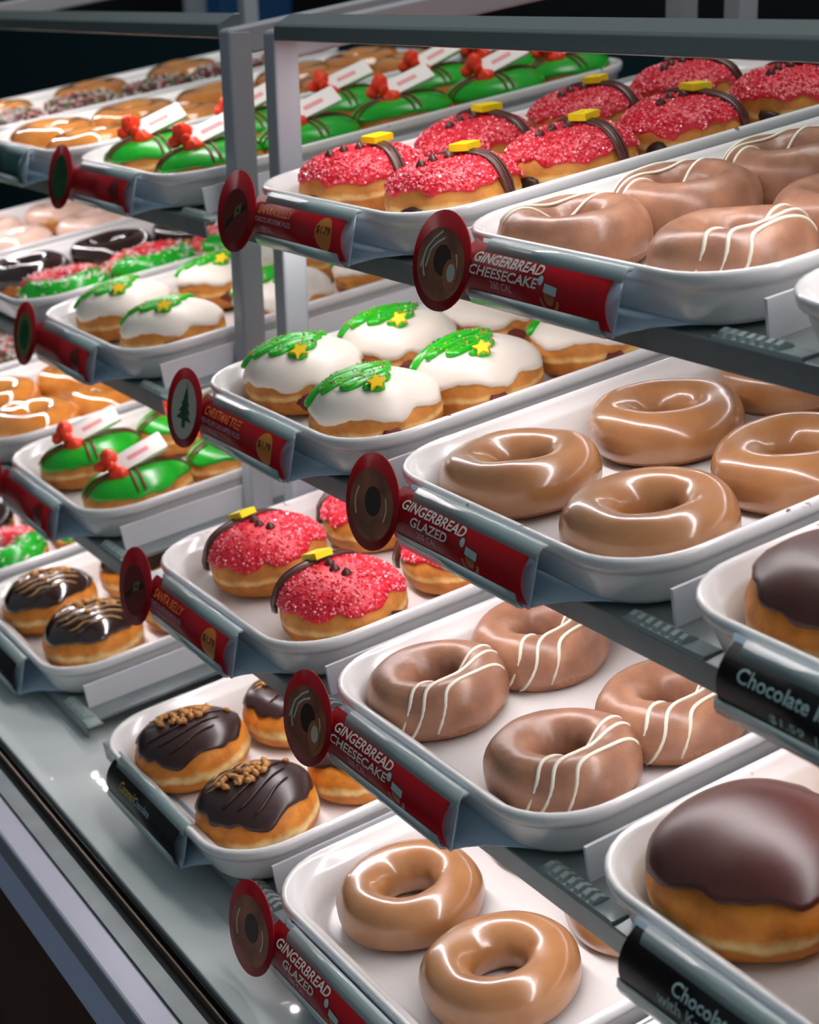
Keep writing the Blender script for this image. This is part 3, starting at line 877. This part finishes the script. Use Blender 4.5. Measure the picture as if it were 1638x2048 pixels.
def proto_belly(seed, elong=1.0, xb=-0.014):
    """local +x: towards the chips; the belt crosses along y"""
    bn = Bun(0.0455*elong, 0.0435, 0.0405, seed, zc=0.42, amp=0.06, p=0.62)
    out = [('dough', bn.solid(D_GOLD), None, [])]
    ic = bn.shell(I_RED, 0.38, 0.19, 2.8, 0.0020, name='red_icing')
    def sf(rnd):
        th = rnd.uniform(0, 6.283); l = bn.edge(th, 0.38, 0.19, 2.8)
        u = rnd.random(); ph = math.asin(min(1, math.sin(l+0.05)+(1-math.sin(l+0.05))*u))
        return bn.pt(th, ph, 0.0019)
    sug = scatter_on(sf, 1700, seed, 0.0014, [I_SUGAR, I_RED, I_RED], 'cube', 'sugar_crystals')
    out.append(('red_icing', ic, None, [('sugar_crystals', sug, 'stuff', None)]))
    # belt
    pts = []; ups = []
    ym = 0.0395*math.sqrt(1-(xb/0.0495)**2)*1.03
    for k in range(25):
        y = -ym+2*ym*k/24
        p = bn.top(xb, y, 0.0030); pts.append(p); ups.append(normal_of(bn, xb, y))
    pts = [bn.pt(*((lambda t: (t[0], -0.05))(bn.phi_at(xb, -ym))), 0.0026)] + pts + [bn.pt(*((lambda t: (t[0], -0.05))(bn.phi_at(xb, ym))), 0.0026)]
    ups = [Vector((0, -1, 0.2))]+ups+[Vector((0, 1, 0.2))]
    b = MB(); b.tube(pts, 0.0052, 10, 0.42, ups); 
    belt = b.make('belt', I_CHOC)
    sub = []
    for yy in (-0.0022, 0.0, 0.0022):
        b = MB(); b.tube([p+Vector((yy, 0, 0))+u_*0.0019 for p, u_ in zip(pts, ups)], 0.0009, 6, 0.6, ups); sub.append(('ridge', b.make('ridge', I_CHOC), None, None))
    out.append(('belt', belt, None, sub))
    p = bn.top(xb, 0.0, 0.0045); nm = normal_of(bn, xb, 0.001)
    out.append(('buckle', BUCKLE_ME, None, [], align_to(p, nm, math.pi/2+0.15)))
    for k, xx in enumerate((xb+0.0135, xb+0.0245, xb+0.0355)):
        yy = (0.001, -0.0012, 0.0015)[k]
        out.append(('chocolate_chip', CHIP_ME, None, [], align_to(bn.top(xx, yy, 0.0014), normal_of(bn, xx, yy))))
    # filling hole in the chip end
    b = MB(); q = bn.pt(0.35, -0.10, 0.0)
    b.blob(q, 0.0035, 0.0085, 0.0062, 10, 6, Matrix.Rotation(0.35, 3, 'Z'), seed, 0.4)
    out.append(('filling', b.make('filling', I_FILLB), None, []))
    return out

def proto_tree(seed):
    bn = Bun(0.0440, 0.0445, 0.0415, seed, zc=0.42, amp=0.05, p=0.62)
    out = [('dough', bn.solid(D_GOLD), None, [])]
    out.append(('white_icing', bn.shell(I_WHITE, 0.30, 0.20, 2.0, 0.0018, name='white_icing'), None, []))
    rnd = random.Random(seed)
    # zigzag: strokes run along y, getting shorter towards +x where the star sits
    pts = []
    N = 7
    for k in range(N):
        x = -0.0285+k*0.0072
        w = 0.030*(1-k/(N+0.4))+0.0030
        w = min(w, math.sqrt(max(0.0415**2-x*x, 0.0001))*0.93)
        s_ = -1 if k % 2 == 0 else 1
        yc = -0.004-0.0006*k
        for t in (-1, -0.5, 0, 0.5, 1):
            pts.append(Vector((x+0.0012*t*t+0.0030*(t*0.5+0.5)+rnd.uniform(-.0006, .0006), yc+s_*w*t+rnd.uniform(-.0006, .0006), 0)))
    pts2 = resample(pts, 170)
    P3 = [bn.top(p.x, p.y, 0.0030) for p in pts2]
    b = MB(); rr = [0.0026+0.0006*noise.noise(Vector((i*0.13, seed, 0))) for i in range(len(P3))]
    b.tube(P3, rr, 10, 0.85)
    # blob under the star
    b.blob(bn.top(0.0215, -0.009, 0.0022), 0.0062, 0.0058, 0.0034, 12, 7, None, seed, 0.15)
    def sf(rd):
        i = rd.randrange(len(P3)); return P3[i]+Vector((rd.uniform(-.0022, .0022), rd.uniform(-.0022, .0022), 0.0022))
    npm = scatter_on(sf, 95, seed+5, 0.00085, NP_COL, 'ball', 'nonpareils')
    out.append(('green_squiggle', b.make('green_squiggle', I_GREEN), None, [('nonpareils', npm, 'stuff', None)]))
    v = []; n = 5
    for z in (0, 0.0026):
        for k in range(10):
            a = math.pi*k/5; r_ = 0.0068 if k % 2 == 0 else 0.0034
            v.append((r_*math.cos(a), r_*math.sin(a), z))
    f = [tuple(range(9, -1, -1)), tuple(range(10, 20))]+[(k, (k+1) % 10, 10+(k+1) % 10, 10+k) for k in range(10)]
    st = mesh('star', v, f, I_STAR, False)
    out.append(('star', st, None, [], align_to(bn.top(0.0215, -0.009, 0.0052), normal_of(bn, 0.0215, -0.009)+Vector((0.3, -0.3, 0)), seed*0.7)))
    b = MB(); q = bn.pt(-0.35, -0.12, 0.0)
    b.blob(q, 0.0035, 0.0085, 0.0055, 10, 6, Matrix.Rotation(-0.35, 3, 'Z'), seed, 0.5)
    out.append(('filling', b.make('filling', I_FILL), None, []))
    return out

def proto_present(seed):
    bn = Bun(0.0420, 0.0490, 0.036, seed, zc=0.42, amp=0.06, p=0.62)
    out = [('dough', bn.solid(D_GOLD), None, [])]
    out.append(('green_icing', bn.shell(I_GREENS, 0.40, 0.12, 2.0, 0.0018, name='green_icing'), None, []))
    def line(fx):
        b = MB(); pts = [bn.top(x, y, 0.0026) for x, y in fx]; b.tube(pts, 0.0012, 8, 0.8); return b.make('string', I_STRING)
    for yo in (-0.010, -0.004):
        m_ = 0.0385*math.sqrt(max(0, 1-(yo/0.047)**2))
        out.append(('string', line([(-m_+2*m_*k/24, yo+0.004*math.sin(k/24*3.14)) for k in range(25)]), None, []))
    for xo in (-0.003, 0.004):
        m_ = 0.046
        out.append(('string', line([(xo+0.003*math.sin(k/24*3.14), -m_+2*m_*k/24) for k in range(25)]), None, []))
    # tag: white sugar plank leaning from the bow to the rear
    p0 = bn.top(0.002, -0.016, 0.0065); p1 = Vector((0.003, 0.026, p0.z+0.010))
    d = (p1-p0).normalized(); sx = Vector((1, 0, 0.0)); nn = Vector((0.72, -0.45, 0.62)); nn = (nn-d*nn.dot(d)).normalized(); sx = d.cross(nn)
    mm = Matrix((sx, d, nn)).transposed().to_4x4(); mm.translation = p0
    b = MB(); b.box((-0.0080, 0.002, -0.0035), (0.0080, 0.049, 0.0026))
    b2 = MB(); b2.box((-0.002, 0.014, 0.0026), (0.002, 0.034, 0.0028))
    out.append(('tag', b.make('tag', I_TAGW, False), None, [('tag_print', b2.make('tag_print', I_PINKPR, False), None, None)], mm))
    b = MB()
    for sx_ in (-1, 1):
        b.blob((sx_*0.0092, 0.001, 0.002), 0.0088, 0.0080, 0.0072, 10, 6, Matrix.Rotation(sx_*0.5, 3, 'Z'), seed+sx_, 0.35)
        b.blob((sx_*0.0074, -0.007, -0.003), 0.0062, 0.0066, 0.0048, 8, 5, None, seed, 0.3)
    b.blob((0, -0.001, 0.003), 0.0046, 0.0050, 0.0070, 8, 6, None, 1, 0.0)
    out.append(('bow', b.make('bow', I_BOW), None, [], mm))
    return out

def nut_mesh(s_):
    b = MB(); b.blob((0, 0, 0), 0.0027, 0.0034, 0.0021, 7, 4, None, s_, 0.5); return b.make('peanut_piece', I_NUT)
NUT_ME = [nut_mesh(k) for k in range(3)]

def proto_caramel(seed, far=False):
    bn = Bun(0.0440, 0.0440, 0.0405, seed, zc=0.44, amp=0.06, p=0.60)
    out = [('dough', bn.solid(D_PALE), None, [])]
    out.append(('chocolate_icing', bn.shell(I_CHOCG if far else I_CHOCD, 0.52, 0.24, 1.5, 0.0020, name='chocolate_icing'), None, []))
    rnd = random.Random(seed)
    def line(fx, mat, r_, nm):
        b = MB(); b.tube([bn.top(x, y, 0.0028) for x, y in fx], r_, 8, 0.6); return (nm, b.make(nm, mat), None, [])
    for k in range(3):          # raised chocolate swirls
        x = 0.002+k*0.0105; m_ = 0.030-k*0.0055
        out.append(line([(x+0.006*math.cos(t/14*3.14), -m_+2*m_*t/14) for t in range(15)], I_CHOCG if far else I_CHOCD, 0.0011, 'chocolate_swirl'))
    for k in range(3 if not far else 6):          # caramel lines
        x = (-0.028+k*0.0060) if not far else -0.028+k*0.010; m_ = math.sqrt(max(0.034**2-x*x, 0.0001))*0.86
        out.append(line([(x+0.002*math.sin(t), -m_+2*m_*t/14) for t in range(15)], I_CARAM, 0.0009, 'caramel_drizzle'))
    if not far:
        for k in range(30):
            x = rnd.gauss(-0.007, 0.0060); y = rnd.gauss(0.002, 0.012)
            p = bn.top(x, y, 0.0034); nm = normal_of(bn, x, y)
            out.append(('peanut_piece', NUT_ME[k % 3], None, [], align_to(p+nm*rnd.uniform(0, .0015), nm+Vector((rnd.uniform(-.5, .5), rnd.uniform(-.5, .5), 0)), rnd.uniform(0, 6))))
    else:
        for k in range(9):
            x = rnd.gauss(-0.010, 0.007); y = rnd.gauss(0.0, 0.012)
            p = bn.top(x, y, 0.0034); nm = normal_of(bn, x, y)
            out.append(('peanut_piece', NUT_ME[k % 3], None, [], align_to(p, nm, rnd.uniform(0, 6))))
    return out

def proto_iced(seed, ax=0.049, ay=0.050, H=0.043):
    bn = Bun(ax, ay, H, seed, zc=0.42, amp=0.06, p=0.60)
    return [('dough', bn.solid(D_PALE), None, []),
            ('chocolate_icing', bn.shell(I_CHOC, 0.55, 0.26, 1.3, 0.0034, name='chocolate_icing', lip=0.75), None, [])]

def proto_ring_iced(seed, mat, sprinkle=None, split=None, dough=None, R=0.0285, a=0.0165, npr=150):
    r = Ring(R, a, 0.0165, 0.0145, seed, 0.06)
    out = [('dough', r.solid(dough or D_GOLD), None, [])]
    def sp(lo, hi, mats, sd):
        def sf(rd):
            return r.pt(rd.uniform(lo, hi), rd.uniform(0.35, 2.7), 0.002)
        return scatter_on(sf, npr, sd, 0.0014, mats, 'rod', 'sprinkles')
    if split:
        for k, (mt, mats) in enumerate(split):
            a0 = -math.pi/2+k*math.pi
            out.append(('icing', r.shell(mt, 0.05, math.pi-0.2, 0.0016, 0.2, 36, 14, 'icing', a0, a0+math.pi), None, [('sprinkles', sp(a0, a0+math.pi, mats, seed+k), 'stuff', None)]))
    else:
        sub = [('sprinkles', sp(0, 6.283, sprinkle, seed), 'stuff', None)] if sprinkle else []
        out.append(('icing', r.shell(mat, 0.0 if mat is not I_ORIG else -0.7, math.pi-0.1 if mat is not I_ORIG else math.pi+0.6, 0.0014, 0.2, name='icing'), None, sub))
    return out

PROTO = {}
def get(kind, variant):
    k = (kind, variant)
    if k in PROTO: return PROTO[k]
    s_ = variant*3+hash_kind[kind]
    if kind == 'glazed': p = proto_glazed(s_)
    elif kind == 'cheese': p = proto_cheese(s_)
    elif kind == 'belly': p = proto_belly(s_)
    elif kind == 'bellyback': p = proto_belly(s_, 1.0, -0.0255)
    elif kind == 'tree': p = proto_tree(s_)
    elif kind == 'present': p = proto_present(s_)
    elif kind == 'caramel': p = proto_caramel(s_)
    elif kind == 'caramelfar': p = proto_caramel(s_, True)
    elif kind == 'iced': p = proto_iced(s_)
    elif kind == 'original': p = proto_ring_iced(s_, I_ORIG, R=0.0285, a=0.0175)
    elif kind == 'sprinkled': p = proto_ring_iced(s_, I_CHOC, [I_WHITESP, I_WHITESP, I_WHITESP, I_GREENSP, I_REDSP], npr=330)
    elif kind == 'chocring': p = proto_ring_iced(s_, I_CHOCG)
    elif kind == 'split': p = proto_ring_iced(s_, None, split=[(I_GREENS, [I_WHITESP, I_GREENSP]), (I_RED, [I_WHITESP, I_REDSP, I_WHITESP])], npr=110)
    elif kind == 'pale': p = proto_ring_iced(s_, I_PALEICE, R=0.0275, a=0.0185)
    PROTO[k] = p
    return p
hash_kind = {k: i*17+1 for i, k in enumerate(['glazed', 'cheese', 'belly', 'tree', 'present', 'caramel', 'caramelfar', 'iced', 'original', 'sprinkled', 'chocring', 'split', 'pale', 'bellyback'])}
NOUN = {'bellyback': ('red_sugar_donut', 'red sugared donut with yellow buckle'), 'glazed': ('glazed_ring_donut', 'glossy brown glazed ring donut'), 'cheese': ('drizzled_ring_donut', 'brown ring donut with cream drizzle'),
        'belly': ('red_sugar_donut', 'red sugared donut with yellow buckle'), 'tree': ('tree_donut', 'white iced donut with green squiggle tree'),
        'present': ('present_donut', 'green iced donut with bow and tag'), 'caramel': ('peanut_chocolate_donut', 'chocolate iced donut with peanut crumbs'),
        'caramelfar': ('striped_chocolate_donut', 'shiny chocolate donut with caramel stripes'), 'iced': ('chocolate_iced_donut', 'filled donut with smooth chocolate icing'),
        'original': ('golden_glazed_donut', 'golden sugar glazed ring donut'), 'sprinkled': ('sprinkled_donut', 'chocolate ring donut with white and green sprinkles'),
        'chocring': ('chocolate_ring_donut', 'shiny chocolate iced ring donut'), 'split': ('red_green_donut', 'half red half green sprinkled ring donut'),
        'pale': ('pale_iced_donut', 'pale pink iced ring donut')}
ORD = ['front', 'second', 'third', 'fourth', 'fifth', 'sixth', 'seventh']

def donut(row, n, kind, variant, x, u, rot, col, idx, tilt=(0, 0), h=0.0, sc=1.0, suffix=''):
    pr = get(kind, variant)
    nm, noun = NOUN[kind]
    mw = frame(row, n, -0.064+x, u, FLOOR_H+h) @ Matrix.Rotation(tilt[0], 4, 'X') @ Matrix.Rotation(tilt[1], 4, 'Y') @ Matrix.Rotation(rot, 4, 'Z') @ Matrix.Scale(sc, 4)
    root = empty(nm, mw)
    pos = '%s in %s column' % (ORD[idx], col)
    if suffix: noun = suffix
    tag(root, '%s, %s, %s rack %s shelf' % (noun, pos, 'nearer' if n >= 0 else 'farther', SHELFN[row]), 'donut',
        '%ss of the %s shelf, %s rack' % (nm.replace('_', ' '), SHELFN[row], 'nearer' if n >= 0 else 'farther'))
    for it in pr:
        o = part(it[0], it[1], root)
        if len(it) > 4: o.matrix_local = it[4]
        if it[2]: o['kind'] = it[2]
        for sb in it[3]:
            q = part(sb[0], sb[1], o)
            if sb[2]: q['kind'] = sb[2]
    return root

rnd = random.Random(4)
TRAYDESC = {(0, 0): 'red sugared donuts', (0, 1): 'cream-drizzled ring donuts', (0, 2): 'nothing visible', (1, 0): 'green tree donuts', (1, 1): 'glossy glazed rings', (1, 2): 'chocolate iced donuts',
            (2, 0): 'red sugared donuts', (2, 1): 'cream-drizzled ring donuts', (2, 2): 'chocolate iced donuts', (3, 0): 'peanut chocolate donuts', (3, 1): 'glossy glazed rings', (3, 2): 'nothing visible',
            (0, -1): 'green bow donuts', (0, -2): 'golden glazed rings', (0, -3): 'white and green sprinkled rings', (1, -1): 'green tree donuts', (1, -2): 'red and green sprinkled rings',
            (1, -3): 'pale pink rings', (2, -1): 'green bow donuts', (2, -2): 'golden glazed rings', (2, -3): 'sprinkled rings', (3, -1): 'striped chocolate donuts', (3, -2): 'chocolate and sprinkled rings'}
for (r_, n_), ds in TRAYDESC.items():
    o = tray(r_, n_, ds)
    if ds == 'nothing visible':
        o['label'] = 'white enamel tray cut off by the photo edge, %s shelf, nearer rack' % SHELFN[r_]
HOLD = {(0, 0): 'belly', (0, 1): 'cheesecake', (1, 0): 'tree', (1, 1): 'glazed', (1, 2): 'iced', (2, 0): 'belly', (2, 1): 'cheesecake', (2, 2): 'kreme', (3, 0): 'caramel', (3, 1): 'glazed',
        (0, -1): 'present', (0, -2): 'teal', (1, -1): 'treefar', (2, -1): 'present', (3, -1): 'blackfar'}
for (r_, n_), st in HOLD.items(): holder(r_, n_, st)

H2 = math.pi/2
def cols(row, n, kind, xs, us, variants, rot, jit=0.15, jx=0.003, skip=(), sc=1.0, cname=None):
    for ci, x in enumerate(xs):
        cn = cname or ('left' if ci == 0 else 'right')
        for i, u in enumerate(us if not isinstance(us[0], (list, tuple)) else us[ci]):
            if (ci, i) in skip: continue
            ro = rot[ci] if isinstance(rot, (list, tuple)) else rot
            donut(row, n, kind, rnd.choice(variants), x+rnd.uniform(-jx, jx), u+rnd.uniform(-jx, jx), ro+rnd.uniform(-jit, jit), cn, i, (rnd.uniform(-.04, .04), rnd.uniform(-.04, .04)), 0.0, sc)

# nearer rack ---------------------------------------------------------------
XL, XR = -0.052, 0.062
cols(1, 1, 'glazed', (-0.053, 0.060), ((0.076, 0.180, 0.285), (0.080, 0.182, 0.288)), (0, 1, 2), 0.0, 3.0)
cols(3, 1, 'glazed', (-0.053, 0.049), ((0.091, 0.198, 0.30), (0.087, 0.188, 0.29)), (0, 1, 2), 0.0, 3.0, sc=0.96)
cols(0, 1, 'cheese', (-0.054, 0.060), ((0.066, 0.148, 0.232, 0.315), (0.080, 0.165, 0.25)), (0, 1, 2), (math.pi*1.0, 0.3), 0.2, sc=1.03)
cols(2, 1, 'cheese', (-0.062, 0.062), ((0.070, 0.148, 0.24), (0.072, 0.149, 0.24)), (0, 1, 2), 0.30, 0.15)
cols(0, 0, 'belly', (-0.061, 0.052), ((0.083, 0.180, 0.278, 0.375), (0.087, 0.183, 0.281, 0.377)), (0, 1, 2), -H2, 0.2)
cols(2, 0, 'bellyback', (-0.053, 0.063), ((0.089, 0.185, 0.28), (0.090, 0.185, 0.28)), (0, 1, 2), 0.0, 0.15)
cols(1, 0, 'tree', (-0.061, 0.054), ((0.080, 0.162, 0.252, 0.345), (0.077, 0.160, 0.252, 0.345)), (0, 1, 2), 0.0, 0.12)
cols(3, 0, 'caramel', (-0.042, 0.066), ((0.058, 0.145, 0.235), (0.058, 0.145, 0.235)), (0, 1, 2), 0.0, 0.3, jx=0.0015, sc=0.96)
cols(1, 2, 'iced', (-0.060, 0.058), ((0.076, 0.19), (0.080, 0.19)), (0, 1), 0.0, 3.0)
cols(2, 2, 'iced', (-0.062, 0.052), ((0.084, 0.205), (0.081, 0.195)), (0, 1), 0.0, 3.0, sc=1.04)
# farther rack --------------------------------------------------------------
cols(0, -1, 'present', (XL, XR), (0.078, 0.174, 0.270, 0.366, 0.440), (0, 1, 2), 0.0, 0.12)
cols(0, -2, 'original', (XL, XR), (0.075, 0.168, 0.260, 0.352, 0.440), (0, 1), 0.0, 3.0)
cols(0, -3, 'sprinkled', (XR, ), (0.075, 0.168, 0.260, 0.352, 0.440), (0, 1), 0.0, 3.0, cname='right')
cols(1, -1, 'tree', (XL, XR), (0.080, 0.185, 0.29, 0.385), (0, 1, 2), 0.0, 0.15)
cols(1, -3, 'pale', (XL, XR), (0.12, 0.215, 0.31, 0.405), (0, 1), 0.0, 3.0)
cols(2, -1, 'present', (XL, XR), (0.082, 0.178, 0.276, 0.372), (0, 1, 2), 0.0, 0.12)
cols(2, -2, 'original', (XL, XR), (0.08, 0.17, 0.26, 0.35), (0, 1), 0.0, 3.0)
cols(2, -3, 'sprinkled', (XL, XR), (0.17, 0.265, 0.36), (0, 1), 0.0, 3.0)
cols(3, -1, 'caramelfar', (-0.052, 0.052), (0.075, 0.17, 0.265, 0.36), (0, 1, 2), 0.0, 0.3)
for i, u in enumerate((0.08, 0.175, 0.27, 0.365)):
    donut(1, -2, 'chocring', i % 2, XL, u, i*1.3, 'left', i)
    donut(1, -2, 'split', i % 2, XR, u, 0.2*i-0.3, 'right', i)
    donut(3, -2, 'chocring', (i+1) % 2, XL, u, i*1.7, 'left', i)
    donut(3, -2, 'split', (i+1) % 2, XR, u, 0.2*i, 'right', i)
for i, u in enumerate((0.10, 0.22, 0.34)):
    donut(0, -3, 'original', i % 2, XL, u, i*1.1, 'left', i, suffix='golden glazed ring donut behind the sprinkled ones')

# ------------------------------------------------------------------ background behind the case
def bgbox(name, lo, hi, mat, label, cat):
    c = Vector(((lo[0]+hi[0])/2, (lo[1]+hi[1])/2, lo[2]))
    b = MB(); b.box(tuple(Vector(lo)-c), tuple(Vector(hi)-c))
    o = part(name, b.make(name, mat, False), None, Matrix.Translation(c)); bevel(o, 0.004)
    tag(o, label, cat); return o

bgbox('back_counter', (-5.6, 1.25, 0.0), (-2.0, 1.9, 1.25), M_TEAL, 'dark counter in the background behind the farther rack', 'counter')
bgbox('white_pillar', (-3.53, 1.40, 1.25), (-3.39, 1.54, 1.62), M_WHITE, 'white pillar standing on the dark background counter', 'pillar')
bgbox('blue_carton', (-3.27, 1.35, 1.25), (-3.17, 1.55, 1.50), M_BLUE, 'blue carton beside the white pillar in the background', 'carton')
